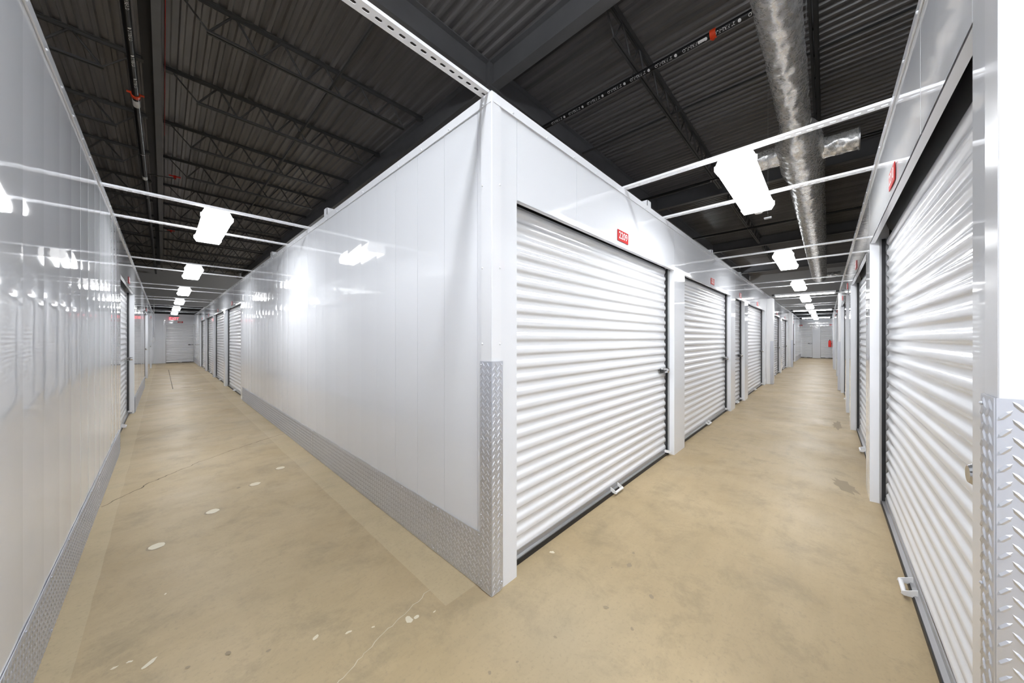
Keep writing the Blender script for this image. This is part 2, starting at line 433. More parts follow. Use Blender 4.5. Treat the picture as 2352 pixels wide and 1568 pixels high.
b.box((-0.007, YR - .07, 0), (-0.001, YR + 0.007, HW + .004)); b.box((-0.001, YR + .001, 0), (0.07, YR + 0.007, HW + .004))
tag(b.build('trim_7', M['trim'], bevel=0.0015), 'white corner angle on the wall end at the right edge', 'trim', kind='structure')
tn[0] = 7

# ------------------------------------------------------------------ tread plate: real raised lozenges
def tread(b, x0, x1, z0, z1, y, th=0.003, P=0.035):
    b.box((x0, y, z0), (x1, y + th, z1))
    L, Wd, H = 0.0150, 0.0040, 0.0023
    nx = int((x1 - x0) / P) + 2; nz = int((z1 - z0) / P) + 2
    vs, fs = [], []
    for i in range(nx):
        for j in range(nz):
            for tpe in (0, 1):
                cx = x0 + (i + (0.28 if tpe == 0 else 0.78)) * P; cz = z0 + (j + (0.25 if tpe == 0 else 0.75)) * P
                if not (x0 + 0.006 < cx < x1 - 0.006 and z0 + 0.006 < cz < z1 - 0.006): continue
                a = math.radians(52 if tpe == 0 else -52); ca, sa = math.cos(a), math.sin(a)
                o = len(vs)
                for u, w, h in ((-L, 0, 0), (-L * .45, -Wd, 0), (L * .45, -Wd, 0), (L, 0, 0), (L * .45, Wd, 0), (-L * .45, Wd, 0), (-L * .55, 0, H), (L * .55, 0, H)):
                    px, pz = cx + u * ca - w * sa, cz + u * sa + w * ca
                    px = min(max(px, x0 + .0004), x1 - .0004); pz = min(max(pz, z0 + .0004), z1 - .0004)
                    vs.append((px, y - h - 0.0001, pz))
                fs += [tuple(o + k_ for k_ in f) for f in ((0, 1, 6), (1, 2, 7, 6), (2, 3, 7), (3, 4, 7), (4, 5, 6, 7), (5, 0, 6))]
    b.add(vs, fs, False)

def kickplate(face, s0, s1, h, name, label, P=0.035):
    loc, rz = FACE[face]; sg = SGN[face]; p, q = sorted((sg * s0, sg * s1))
    b = MB(); x = p
    while x < q - 0.01:                       # sheets 2.44 m long
        x2 = min(x + 2.44, q); tread(b, x + .0005, x2 - .0005, 0.002, h + random.uniform(-.002, .002), -0.0055, P=P)
        for k_ in range(int((x2 - x) / 0.4) + 1):
            for z in (h - 0.012, 0.02): b.ball((min(x + 0.03 + k_ * 0.4, x2 - .02), -0.0065, z), 0.005, 6, 4)
        x = x2
    o = b.build(name, M['tread'], fix=False); o.location = loc; o.rotation_euler = (0, 0, rz)
    return tag(o, label, 'kick plate', kind='structure')
kickplate('BL', 0.074, 7.83, 0.29, 'baseboard_block', 'aluminium tread plate kick strip along the foot of the long wall from the central corner')
kickplate('LW', -2.0, 4.70, 0.27, 'baseboard_left', 'aluminium tread plate kick strip along the foot of the wall at the left edge')
kickplate('LW', 7.72, 12.2, 0.28, 'baseboard_left', 'tread plate kick strip between the two nearest roller doors on the left wall')
kickplate('BL', 20.2, YE, 0.28, 'baseboard_block', 'short tread plate kick strip at the far end of the left corridor', P=0.07)
kickplate('BR', 23.6, XE, 0.28, 'baseboard_right', 'tread plate kick strip at the far end of the right corridor', P=0.07)

def guard(loc, rz, wl, wr, h, label, P=0.035):
    """corner guard: leg on local +x (facing -y) and leg going +y (facing -x)"""
    b = MB(); tread(b, -0.010, wr, 0.012, h, -0.0125, P=P)
    b2 = MB(); tread(b2, -wl, 0.010, 0.012, h, -0.0125, P=P)
    b.add([(y, -x, z) for x, y, z in b2.v], b2.f)
    b.sm = [False] * len(b.f)
    for z in (h - .02, h * .66, h * .33, .05):
        b.ball((wr - .01, -0.0135, z), 0.004, 6, 4); b.ball((-0.0135, wl - .01, z), 0.004, 6, 4)
    o = b.build('corner_guard', M['tread'], fix=False); o.location = loc; o.rotation_euler = (0, 0, rz)
    return tag(o, label, 'corner guard')
guard((0, 0, 0), 0, 0.080, 0.068, 1.21, 'tall tread plate corner guard on the central corner of the two corridors')
guard((0, YR, 0), -PI / 2, 0.068, 0.16, 1.21, 'shiny tread plate corner guard at the right edge of the photo')

# ------------------------------------------------------------------ roller doors
AMP, PITCH = 0.013, 0.084
def curtain_mesh(w, seed):
    rnd = random.Random(seed); b = MB(); rows = []
    z = 0.055; n = 14
    zt = 2.13; cnt = int((zt - z) / PITCH * n)
    for i in range(cnt + 1):
        th = 2 * PI * i / n
        y = DEP + 0.012 + AMP * 0.5 * (1 - math.tanh(1.9 * math.sin(th)) / math.tanh(1.9))
        rows.append((z + i * PITCH / n, y))
    cols = 7; ph = [rnd.uniform(0, 6.28) for _ in range(4)]; vs = []
    for (zz, y) in rows:
        for j in range(cols):
            x = -w / 2 + w * j / (cols - 1)
            d = 0.0014 * math.sin(ph[0] + x * 2.1 + zz * 1.7) + 0.0008 * math.sin(ph[1] + x * 4.3 - zz * 3.1)
            vs.append((x, y + d, zz))
    b.add(vs, [(i * cols + j, i * cols + j + 1, (i + 1) * cols + j + 1, (i + 1) * cols + j) for i in range(cnt) for j in range(cols - 1)], True)
    return b.mesh('curtain', M['curtain'], fix=False)

def roller_door(face, s0, s1, num, label, short, detail=True):
    loc, rz = FACE[face]; sg = SGN[face]; c_ = sg * (s0 + s1) / 2; w = abs(s1 - s0)
    R = Matrix.Rotation(rz, 3, 'Z'); L = Vector(loc) + R @ Vector((c_, 0, 0))
    dn[0] += 1
    t = empty('door_%d' % dn[0], L, rz, label=label, cat='roller door', kind='structure')
    link('curtain', curtain_mesh(w - 0.05, dn[0]), t)
    y = DEP
    b = MB(); b.prism([(y + .004, .030), (y - .012, .030), (y - .012, .036), (y + .006, .038), (y + .006, .068), (y + .012, .068), (y + .012, .030)], 'x', -w / 2 + .03, w / 2 - .03)
    b.build('bottom_bar', M['alu'], t)
    b = MB(); b.box((-w / 2 + .02, y - .016, 0.001), (w / 2 - .02, y + .02, 0.030)); b.build('bottom_seal', M['rubber'], t)
    for sd in (-1, 1):
        x = sd * w / 2
        b = MB(); b.box((x - sd * .004, y - .020, 0.002), (x - sd * .024, y - .012, 2.12)); b.box((x - sd * .001, y - .022, 0.002), (x - sd * .006, y + .045, 2.12))
        b.box((x - sd * .006, y + .034, 0.002), (x - sd * .05, y + .042, 2.12))
        b.build('guide_track', M['alu'], t)
        b = MB(); b.box((x - sd * .006, y - .012, 0.002), (x - sd * .022, y + .010, 2.12)); b.build('track_brush', M['gap'], t)
    # drum and the shaded slot behind the header
    b = MB(); b.tube((-w / 2 + .03, y + .13, 2.25), (w / 2 - .03, y + .13, 2.25), 0.12, 20); b.build('drum', M['darksteel'], t)
    b = MB(); b.box((-w / 2, y + .30, 2.0), (w / 2, y + .32, HW - .02)); b.box((-w / 2, .035, HW - .04), (w / 2, y + .32, HW - .02)); b.build('drum_cover', M['gap'], t)
    # slide latch on the right-hand edge at 0.96 m
    lz = 0.965; lx = w / 2 - 0.15; lp = empty('latch', (lx, y, lz)); lp.parent = t; del_tags(lp)
    b = MB(); b.prism([(-.085, -.016), (-.06, -.026), (.05, -.026), (.05, .026), (-.06, .026), (-.085, .016)], 'y', -0.004, 0.004, False); b.build('latch_plate', M['darksteel'], lp)
    b = MB(); b.box((-.07, -.022, -.011), (.135, -.006, .011)); b.box((-.055, -.036, -.016), (-.030, -.004, .016)); b.build('slide_bolt', M['darksteel'], lp, bevel=.002)
    b = MB(); b.tube((.030, -.052, .004), (.030, -.006, .004), 0.028, 18, 0.032); b.tube((.030, -.060, .004), (.030, -.052, .004), 0.022, 18, .028); b.build('lock_cylinder', M['chrome'], lp)
    # stirrup handle on the bottom bar
    hp = empty('lift_handle', (0, y, 0.045)); hp.parent = t; del_tags(hp)
    for sd in (-1, 1):
        b = MB(); b.prism([(0.0, -.022), (0.0, .022), (-.012, .016), (-.052, -.004), (-.056, -.018), (-.046, -.024), (-.012, -.02)], 'x', sd * .062, sd * .066); b.build('bracket', M['white'], hp)
    b = MB(); b.tube((-.062, -.044, -.013), (.062, -.044, -.013), 0.010, 10); b.build('grip', M['white'], hp)
    if detail:
        b = MB(); b.box((w / 2 - .10, y - .05, .03), (w / 2 - .03, y - .003, .04)); b.box((w / 2 - .10, y - .05, .03), (w / 2 - .09, y - .003, .07)); b.build('stop_bracket', M['white'], t)
    if num:
        slab_ = short
        signx = 0.0 if not isinstance(num, tuple) else num[1]; ns = num if isinstance(num, str) else num[0]
        sgn = empty('number_sign', L + R @ Vector((signx, -0.004, 2.185)), rz, label='red number sign %s above %s' % (ns, slab_), cat='sign', group='red unit number signs')
        b = MB(); b.box((-.1, -.003, -.046), (.1, .001, .046)); b.build('plate', M['red'], sgn, bevel=.001)
        vs, fs = text_geo(ns, 0.083); b = MB(); b.add([(vx * .98, -.0042, vy) for vx, vy, vz in vs], fs); b.build('digits', M['lettering'], sgn, fix=False)
    return t
def del_tags(o):
    for k_ in list(o.keys()): del o[k_]
dn = [0]; SIGNAT = {}
ORD = ['first', 'second', 'third', 'fourth', 'fifth', 'sixth', 'seventh', 'eighth', 'ninth', 'tenth', 'eleventh', 'twelfth', 'thirteenth', 'fourteenth']
for i, (a, c_) in enumerate(D_BR):
    n_ = ['2209', '2211', '2213', '2215', '2217', '2219', '2221'][i]
    roller_door('BR', a, c_, n_, 'white corrugated roller door, %s from the central corner in the right corridor' % ORD[i], 'the %s roller door right of the central corner' % ORD[i])
for i, (a, c_) in enumerate(D_RW):
    n_ = ['2210', '2212', '2214', '2216', '2218', '2220', '2222'][i]
    roller_door('RW', a, c_, n_, 'white corrugated roller door, %s from the right edge of the photo' % ORD[i], 'the %s roller door from the right edge' % ORD[i])
for i, (a, c_) in enumerate(D_BL):
    n_ = ['2208', '2206', '2204', '2202'][i]
    roller_door('BL', a, c_, n_, 'white roller door, %s beyond the long blank wall of the left corridor' % ORD[i], 'the %s roller door beyond the long blank wall' % ORD[i])
for i, (a, c_) in enumerate(D_LW):
    n_ = ['2207', '2205', '2203'][i]
    roller_door('LW', a, c_, n_, 'white corrugated roller door, %s along the wall at the left edge' % ORD[i], 'the %s roller door of the left-edge wall' % ORD[i])
roller_door('EL', -1.09, 0.0, ('2201', 0.01), 'white corrugated roller door closing the far end of the left corridor, beneath the EXIT sign', 'the roller door beneath the EXIT sign')
roller_door('ER', -0.60, 0.10, ('2223', -0.26), 'left white roller door on the far end wall of the right corridor', 'the left door of the far right end wall')
roller_door('ER', -1.62, -0.98, ('2224', 0.22), 'right white roller door on the far end wall, behind the fire extinguisher', 'the far door behind the fire extinguisher')

# ------------------------------------------------------------------ column covers in the right corridor
def column(x, side, label, glabel):
    y0, y1 = (0.0, -0.15) if side > 0 else (YR, YR + 0.03)
    b = MB(); b.box((x, y0, 0), (x + 0.34, y1, 2.47))
    tag(b.build('column_cover', M['white'], bevel=.003), label, 'column', 'white square column covers in the right corridor')
    if side > 0:
        guard((x, y1, 0), 0, 0.06, 0.06, 1.24, glabel)
    else:
        guard((x, y1, 0), -PI / 2, 0.06, 0.06, 1.24, glabel)
column(10.85, 1, 'white square column cover on the left of the right corridor, the nearer one', 'tread plate guard on the nearer left column of the right corridor')
column(18.5, 1, 'white square column cover on the left of the right corridor, the farther one', 'tread plate corner guard on the farther left column of the right corridor')
column(10.6, -1, 'white square column cover on the right of the right corridor, the nearer one', 'tread plate corner guard on the nearer right column of the right corridor')
column(18.5, -1, 'white square column cover on the right of the right corridor, the farther one', 'tread plate corner guard on the farther right column of the right corridor')

# ------------------------------------------------------------------ slotted struts spanning the corridors
def strut_mesh(L):
    b = MB(); pitch = 0.051; hw = 0.0255; n = 20; N = int(L / pitch)
    for i in range(N):
        x0 = i * pitch; cx = x0 + pitch / 2; outer, inner = [], []
        for j in range(n):
            t = 2 * PI * j / n; ct, st = math.cos(t), math.sin(t)
            sx = 0.0075 if ct > 0 else -0.0075
            inner.append((cx + sx + 0.0068 * ct, 0.0068 * st, 0))
            s_ = min(pitch / 2 / max(abs(ct), 1e-6), hw / max(abs(st), 1e-6)); outer.append((cx + s_ * ct, s_ * st, 0))
        # exact corners
        for j in range(n):
            ox, oy, _ = outer[j]
            outer[j] = (ox, oy, 0)
        b.add(outer + inner, [(j, (j + 1) % n, n + (j + 1) % n, n + j) for j in range(n)])
        for sx in (-1, 1):
            for sy in (-1, 1):
                k0 = [j for j in range(n) if (outer[j][0] - cx) * sx > 0 and outer[j][1] * sy > 0]
                a = max(k0, key=lambda j: abs(outer[j][0] - cx) - 1e3 * (abs(abs(outer[j][0] - cx) - pitch / 2) > 1e-6) + abs(outer[j][1]))
                c2 = max(k0, key=lambda j: abs(outer[j][1]) - 1e3 * (abs(abs(outer[j][1]) - hw) > 1e-6) + abs(outer[j][0] - cx))
                b.add([outer[a], (cx + sx * pitch / 2, sy * hw, 0), outer[c2]], [(0, 1, 2)])
        b.add([(x, y, z + .0015) for x, y, z in inner] + inner, [(j, (j + 1) % n, n + (j + 1) % n, n + j) for j in range(n)])
    for sy in (-1, 1):
        b.box((0, sy * hw, 0), (N * pitch, sy * (hw + .002), 0.016))
    return b.mesh('slotted_strut', M['trim'], fix=False)
SA = strut_mesh(1.62)
def strut(x, y, rz, label, grp):
    o = link('slotted_strut', SA); o.location = (x, y, HW + 0.004); o.rotation_euler = (0, 0, rz)
    return tag(o, label, 'strut', grp)
strut(XL - 0.05, 0.047, 0, 'wide slotted white strut running from the central corner over the left corridor', 'white slotted struts over the left corridor')
LC = [3.62, 7.20, 10.8, 14.3, 18.0, 21.4]
RC = [2.03, 5.50, 8.89, 12.35, 15.85, 19.3, 22.7, 26.2]  # last right-hand light is added to brighten the dark end wall
for i, c_ in enumerate(LC):
    for d, wd in ((-0.5, 'nearer'), (0.5, 'farther')):
        strut(XL - 0.05, c_ + d, 0, 'white slotted strut, %s one holding the %s light of the left corridor' % (wd, ORD[i]), 'white slotted struts over the left corridor')
for i, c_ in enumerate(RC):
    for d, wd in ((-0.48, 'nearer'), (0.48, 'farther')):
        strut(c_ + d, YR - 0.05, PI / 2, 'white slotted strut, %s one holding the %s light of the right corridor' % (wd, ORD[i]), 'white slotted struts over the right corridor')

# ------------------------------------------------------------------ wraparound lights
def fixture():
    t = empty('ceiling_light'); L = 0.515
    b = MB(); b.prism([(-.080, .0), (.080, .0), (.072, -.05), (-.072, -.05)], 'x', -L + .02, L - .02); b.build('housing', M['white'], t)
    b = MB(); b.prism([(-.084, -.004), (-.108, -.055), (-.112, -.105), (-.098, -.130), (.098, -.130), (.112, -.105), (.108, -.055), (.084, -.004)], 'x', -L + .012, L - .012); df = b.build('diffuser', M['diffuser'], t)
    df.data.materials.append(M['diffuser_side'])
    for p in df.data.polygons:
        if p.normal.z > -0.7: p.material_index = 1
    for s_ in (-1, 1):
        b = MB(); b.prism([(-.088, .001), (-.116, -.060), (-.124, -.062), (-.124, -.095), (-.101, -.134), (.101, -.134), (.124, -.095), (.124, -.062), (.116, -.060), (.088, .001)], 'x', s_ * L, s_ * (L - .014)); b.build('end_cap', M['lens_cap'], t)
    return t
def sensor(t):
    b = MB(); b.tube((.51, 0, -.075), (.55, 0, -.075), .018, 10); b.tube((.585, 0, -.08), (.585, 0, -.105), .042, 20); b.tube((.585, 0, -.105), (.585, 0, -.120), .040, 20, .028)
    b.build('motion_sensor', M['sensor'], t)
fl = fixture(); fr = fixture(); sensor(fr)
zl = HW + 0.002
for i, c_ in enumerate(LC):
    o = fl if i == 0 else copy_tree(fl)
    o.location = (-0.80, c_, zl); o.rotation_euler = (0, 0, PI / 2)
    tag(o, 'lit white wraparound ceiling light, %s along the left corridor' % ORD[i], 'ceiling light', 'wraparound ceiling lights')
for i, c_ in enumerate(RC):
    o = fr if i == 0 else copy_tree(fr)
    o.location = (c_, -0.80, zl)
    tag(o, 'lit white wraparound ceiling light with round sensor, %s along the right corridor' % ORD[i], 'ceiling light', 'wraparound ceiling lights')  # the last of these is the added light that brightens the end wall
for y, w_ in ((-2.6, 'in the corridor just behind the viewpoint'), (-5.0, 'at the end of the corridor behind the viewpoint')):  # two added unseen lights that brighten the near walls
    o = copy_tree(fl); o.location = (-0.80, y, zl); o.rotation_euler = (0, 0, PI / 2)
    tag(o, 'added unseen wraparound ceiling light %s' % w_, 'ceiling light', 'wraparound ceiling lights')
# added unseen fill lamps that brighten the scene: behind the viewpoint and over the units
def fill_lamp(x, y, rz, label, m='fill_lamp_far', L=1.2):
    t = empty('added_fill_light', (x, y, 4.75), rz, label=label, cat='ceiling light')
    b = MB(); b.prism([(-.12, .10), (.12, .10), (.20, .02), (-.20, .02)], 'x', -L, L); b.build('housing', M['white'], t)
    b = MB(); b.prism([(-.195, .02), (.195, .02), (.18, -.09), (-.18, -.09)], 'x', -L + .01, L - .01); b.build('diffuser', M[m], t)
    b = MB(); b.tube((-.9 * L, 0, .1), (-.9 * L, 0, DECK - 4.75), .003, 6); b.tube((.9 * L, 0, .1), (.9 * L, 0, DECK - 4.75), .003, 6); b.build('hanger_wire', M['alu'], t)
fill_lamp(-0.5, -1.75, PI / 2, 'added unseen fill lamp hanging over the corridor behind the viewpoint', 'fill_lamp')
fill_lamp(-4.1, -0.5, 0, 'added unseen fill lamp hanging over the units beyond the wall at the left edge')
fill_lamp(5.5, 23.0, 0, 'added unseen fill lamp hanging over the units far behind the left corridor wall')
fill_lamp(24.0, 4.5, 0, 'added unseen fill lamp hanging over the units far behind the right corridor wall')
# strip lights across the right corridor
def striplight(x, label):
    t = empty('strip_light', (x, -0.83, 2.47), label=label, cat='strip light', group='strip lights across the right corridor')
    b = MB(); b.box((-.035, -.60, 0), (.035, .60, .045)); b.build('housing', M['white'], t)
    b = MB(); b.tube((0, -.57, -.012), (0, .57, -.012), .016, 12); b.build('tube', M['diffuser'], t)
    for s_ in (-1, 1):
        b = MB(); b.box((-.02, s_ * .57, -.03), (.02, s_ * .60, 0)); b.build('lamp_holder', M['white'], t)
        b = MB(); b.box((-.03, s_ * .60, .0), (.03, s_ * .66, .05)); b.build('mounting_bracket', M['black'], t)
striplight(10.35, 'bare tube strip light across the right corridor, the nearest of three')
striplight(17.2, 'bare tube strip light across the right corridor, the middle of three')
striplight(24.2, 'bare tube strip light across the right corridor, the farthest of three')

# ------------------------------------------------------------------ roof steel: girders
def ibeam(axis, c_, a, e, label, zt=DECK - 0.002, dep=0.43, fw=0.18):
    b = MB(); t = 0.016
    def bx(u0, u1, z0, z1, s0=a, s1=e):
        if axis == 'x': b.box((s0, c_ + u0, z0), (s1, c_ + u1, z1))
        else: b.box((c_ + u0, s0, z0), (c_ + u1, s1, z1))
    bx(-fw / 2, fw / 2, zt - t, zt); bx(-fw / 2, fw / 2, zt - dep, zt - dep + t); bx(-.006, .006, zt - dep + t, zt - t)
    return tag(b.build('roof_beam', M['steel']), label, 'beam', 'dark painted roof beams')
ibeam('y', 2.74, -8, 2.89, 'dark steel roof beam running over the right corridor from the beam crossing')
ibeam('y', 2.74, 3.09, 29.6, 'dark steel roof beam running back over the long wall of the left corridor')
ibeam('x', 2.99, -8, 2.64, 'dark steel roof beam over the left corridor ending at the beam crossing')
ibeam('x', 2.99, 2.84, 29.5, 'dark steel roof beam above the wall left of the right corridor')
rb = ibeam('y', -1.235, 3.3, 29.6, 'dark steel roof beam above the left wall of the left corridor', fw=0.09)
b = MB(); b.box((-1.42, 3.3, DECK - .05), (-1.285, 29.6, DECK - .004)); b.build('shadow_gap', M['gap'], rb)  # black plate standing in for the dark shadow gap beside the beam
for x, l in ((10.33, 'nearest'), (17.95, 'middle'), (25.4, 'farthest')):
    ibeam('y', x, -8, 2.89, 'dark steel roof beam crossing the right corridor, the %s of the three ahead' % l)
b = MB(); b.box((2.65, 2.9, 0), (2.83, 3.08, DECK - .01)); b.box((2.60, 2.86, DECK - .46), (2.88, 3.12, DECK - .434))
tag(b.build('steel_column', M['steel']), 'dark steel column behind the central corner, under the beam crossing', 'column')

# ------------------------------------------------------------------ bar joists
def joist_parts(L, seat=True):
    zt = DECK - 0.004; zb = 5.61; a = L / 2
    t = MB()
    for s_ in (-1, 1):
        t.box((-a, s_ * .006, zt - .006), (a, s_ * .055, zt)); t.box((-a, s_ * .006, zt - .05), (a, s_ * .012, zt))
    t.box((-a, -.05, zt - .07), (-a + .12, .05, zt - .05)); t.box((a - .12, -.05, zt - .07), (a, .05, zt - .05))
    bt = MB(); a2 = a - 0.42
    for s_ in (-1, 1):
        bt.box((-a2, s_ * .006, zb), (a2, s_ * .042, zb + .006)); bt.box((-a2, s_ * .006, zb), (a2, s_ * .012, zb + .042))
    w = MB(); pt = 0.61; n = max(2, round(2 * a2 / pt)); st = 2 * a2 / n
    w.tube((-a + .1, 0, zt - .03), (-a2 + .02, 0, zb + .02), .012, 6); w.tube((a - .1, 0, zt - .03), (a2 - .02, 0, zb + .02), .012, 6)
    for i in range(n):
        x0 = -a2 + i * st
        w.tube((x0 + .02, 0, zb + .02), (x0 + st / 2 - .02, 0, zt - .03), .016, 6, caps=False); w.tube((x0 + st / 2 + .02, 0, zt - .03), (x0 + st - .02, 0, zb + .02), .016, 6, caps=False)
    return t.mesh('top_chord', M['joist']), bt.mesh('bottom_chord', M['joist']), w.mesh('web', M['joist'])
JY = [5.04, 7.08, 9.16, 11.16, 13.4, 15.45, 17.5, 19.2, 21.5, 23.9, 26.0, 28.0]
def joist(x0, x1, y, meshes, label, grp):
    t = empty('bar_joist', ((x0 + x1) / 2, y, 0), label=label, cat='joist', group=grp)
    for n_, me in zip(('top_chord', 'bottom_chord', 'web'), meshes): link(n_, me, t)
mw = joist_parts(6.0); mc = joist_parts(3.83); mr = joist_parts(7.41); mr2 = joist_parts(7.44); mr3 = joist_parts(7.27)
for i, y in enumerate(JY):
    joist(-7.4, -1.4, y, mw, 'black open web joist above the left wall, %s from the camera' % ORD[i], 'bar joists above the left wall')
    joist(-1.17, 2.66, y, mc, 'black open web bar joist over the left corridor, %s beyond the beam crossing' % ORD[i], 'bar joists over the left corridor')
for (x0, x1, ms, l) in ((2.84, 10.24, mr, 'nearest bay'), (10.43, 17.86, mr2, 'second bay'), (18.05, 25.31, mr3, 'third bay')):
    for y, l2 in ((0.95, 'just right of the storage wall'), (-1.12, 'above the foil duct')):
        joist(x0, x1, y, ms, 'black open web joist, %s of the right corridor, %s' % (l, l2), 'bar joists over the right corridor')
# bridging angles between the joists of the left corridor
for x, l in ((0.82, 'nearer the long wall'), (-3.2, 'above the left wall')):
    b = MB(); b.box((x, 3.1, 5.652), (x + .03, 29, 5.656)); b.box((x, 3.1, 5.652), (x + .004, 29, 5.682))
    tag(b.build('bridging_angle', M['joist']), 'thin dark bridging angle across the joists, %s' % l, 'bridging')
b = MB(); b.box((5.6, -4, 5.652), (5.63, 2.9, 5.656)); b.box((5.6, -4, 5.652), (5.604, 2.9, 5.682))
tag(b.build('bridging_angle', M['joist']), 'thin dark bridging angle crossing the joists of the right corridor', 'bridging')

# ------------------------------------------------------------------ sprinkler pipes
def pipe(x, z, y0, y1, r, label, text=False, ty=(), toff=-0.75, tsz=0.055):
    t = empty('sprinkler_pipe', (x, 0, z), label=label, cat='pipe', group='black sprinkler pipes')
    b = MB(); b.tube((0, y0, 0), (0, y1, 0), r, 20); b.build('pipe', M['black'], t)
    if text:
        vs, fs = text_geo('\u25cf  2" FIRE-FLO', tsz)
        for yc in ty:
            b = MB()
            # baseline runs along +y on the underside, seen from the crossing
            W_ = []
            for vx, vy, vz in vs:
                a = -PI / 2 + toff + vy / r
                W_.append((math.cos(a) * (r + .0008), yc + vx * 0.88, math.sin(a) * (r + .0008)))
            b.add(W_, fs)
            b.build('lettering', M['lettering'], t, fix=False)
    return t
tys = [-2.02 + 0.385 * i + .17 for i in range(12)]
p1 = pipe(3.95, 5.44, -7.5, 3.6, 0.043, 'black sprinkler pipe lettered 2" FIRE-FLO over the start of the right corridor', True, tys)
def ringhanger(y, t, z1=0.09, r=0.044):
    b = MB(); n = 16
    pts = [(r * math.cos(2 * PI * i / n), y, r * math.sin(2 * PI * i / n)) for i in range(n + 1)]
    b.path(pts, .004, 6); b.tube((0, y, r), (0, y, r + z1), .005, 6); b.build('ring_hanger', M['chrome'], t)
ringhanger(0.96, p1, r=.05)
b = MB(); b.tube((0, -0.18, 0), (0, -0.11, 0), .058, 16); b.tube((0, -0.145, 0), (0, -0.145, -.075), .02, 8); b.build('sprinkler_outlet', M['orange'], p1)
b = MB(); b.prism([(math.cos(a) * q, math.sin(a) * q) for q, aa in ((.0442, (-2.7, -2.5, -2.3, -2.1, -1.9)), (.043, (-1.9, -2.1, -2.3, -2.5, -2.7))) for a in aa], 'y', -.06, .035); b.build('tape_label', M['lettering'], p1)
p2 = pipe(8.75, 5.47, -7.5, 3.6, 0.036, 'black sprinkler pipe over the first bay of the right corridor', True, [-1.6, -.8, 0, .8]); ringhanger(0.9, p2)
b = MB(); b.tube((0, .4, 0), (0, .62, 0), .0375, 12); b.build('tape_label', M['lettering'], p2)
p3 = pipe(14.05, 5.47, -7.5, 3.6, 0.036, 'black sprinkler pipe over the second bay of the right corridor', False); ringhanger(0.9, p3)
p4 = pipe(-1.49, 5.42, 1.5, 29.5, 0.045, 'black sprinkler main above the left wall with orange clamp', True, [3.0 + .62 * i for i in range(7)], toff=0.35, tsz=0.05)
for y in (4.2, 9.7, 13.0): ringhanger(y, p4, r=.054)
b = MB(); b.tube((0, 7.15, 0), (0, 7.22, 0), .06, 14); b.tube((-.1, 7.18, .02), (.1, 7.18, .02), .018, 8); b.build('pipe_clamp', M['orange'], p4)
for y in (7.32, 11.2):
    b = MB(); b.tube((0, y, 0), (0, y + .23, 0), .0465, 14); b.build('tape_label', M['lettering'], p4)
for y in (11.15, 17.5):
    b = MB(); b.tube((0, y, .03), (.55, y, .10), .013, 8); b.build('branch_line', M['black'], p4)
    b = MB(); X0 = .53; Z0 = .10; b.tube((X0, y, Z0), (X0, y, Z0 + .07), .028, 10); b.box((X0 - .11, y - .02, Z0 + .035), (X0 + .11, y + .02, Z0 + .06)); b.tube((X0, y, Z0 - .03), (X0, y, Z0), .012, 8)
    b.build('sprinkler_head', M['dull_red'], p4)
t = empty('sprinkler_drop', (10.33, -0.55, 5.52), label='small red sprinkler drop under the nearest roof beam across the right corridor', cat='sprinkler')
b = MB(); b.tube((0, 0, .03), (0, 0, .10), .014, 8); b.build('pipe', M['black'], t)
b = MB(); b.tube((0, 0, 0), (0, 0, .05), .028, 10); b.box((-.11, -.02, .02), (.11, .02, .04)); b.tube((0, 0, -.03), (0, 0, 0), .012, 8); b.build('sprinkler_head', M['dull_red'], t)
# thin red cable under the roof near the beam above the left wall
b = MB(); b.tube((-1.15, 3.2, 5.60), (-1.15, 8.9, 5.60), .0025, 6)
tag(b.build('red_cable', M['dull_red']), 'thin red cable running under the beam above the left wall', 'cable')

# ------------------------------------------------------------------ foil wrapped duct
def duct_geo(b, stations, n=72, axis='x', seed=3, k_=1.0):
    rnd = random.Random(seed)
    pins = [(rnd.uniform(stations[0][0], stations[-1][0]), rnd.uniform(0, 2 * PI)) for _ in range(int(abs(stations[-1][0] - stations[0][0]) * 9))]
    ph = [rnd.uniform(0, 6.28) for _ in range(10)]
    s0, s1 = stations[0][0], stations[-1][0]; N = int(abs(s1 - s0) / 0.028)
    vs = []
    for i in range(N + 1):
        s_ = s0 + (s1 - s0) * i / N
        for (a, e) in zip(stations, stations[1:]):
            if min(a[0], e[0]) - 1e-6 <= s_ <= max(a[0], e[0]) + 1e-6:
                t = (s_ - a[0]) / (e[0] - a[0]); t = t * t * (3 - 2 * t); r = a[1] + (e[1] - a[1]) * t; cy = a[2] + (e[2] - a[2]) * t; cz = a[3] + (e[3] - a[3]) * t
        near = [p for p in pins if abs(p[0] - s_) < 0.25]
        for j in range(n):
            t = 2 * PI * j / n
            rr_ = r + k_ * (0.006 * math.sin(s_ * 31 + ph[0] + 2 * math.sin(t * 3 + ph[1])) + 0.005 * math.sin(t * 9 + ph[2] + 3 * math.sin(s_ * 7)) + 0.004 * math.sin(s_ * 67 + 5 * math.sin(t * 2 + s_)))
            for ps, pt in near:
                dt = (t - pt + PI) % (2 * PI) - PI; d2 = (ps - s_) ** 2 + (dt * r) ** 2
                rr_ -= k_ * 0.022 * math.exp(-d2 / 0.0035)
            u, w_ = rr_ * math.cos(t), rr_ * math.sin(t)
            vs.append((s_, cy + u, cz + w_) if axis == 'x' else (cy + u, s_, cz + w_))
    b.add(vs, [(i * n + j, i * n + (j + 1) % n, (i + 1) * n + (j + 1) % n, (i + 1) * n + j) for i in range(N) for j in range(n)], True)
    for base in (0, N * n): b.add(vs[base:base + n], [tuple(range(n))])
zc = 4.30
dt_ = empty('foil_duct', (5.9, -0.95, zc), label='silver foil wrapped round air duct hanging along the right corridor', cat='duct')
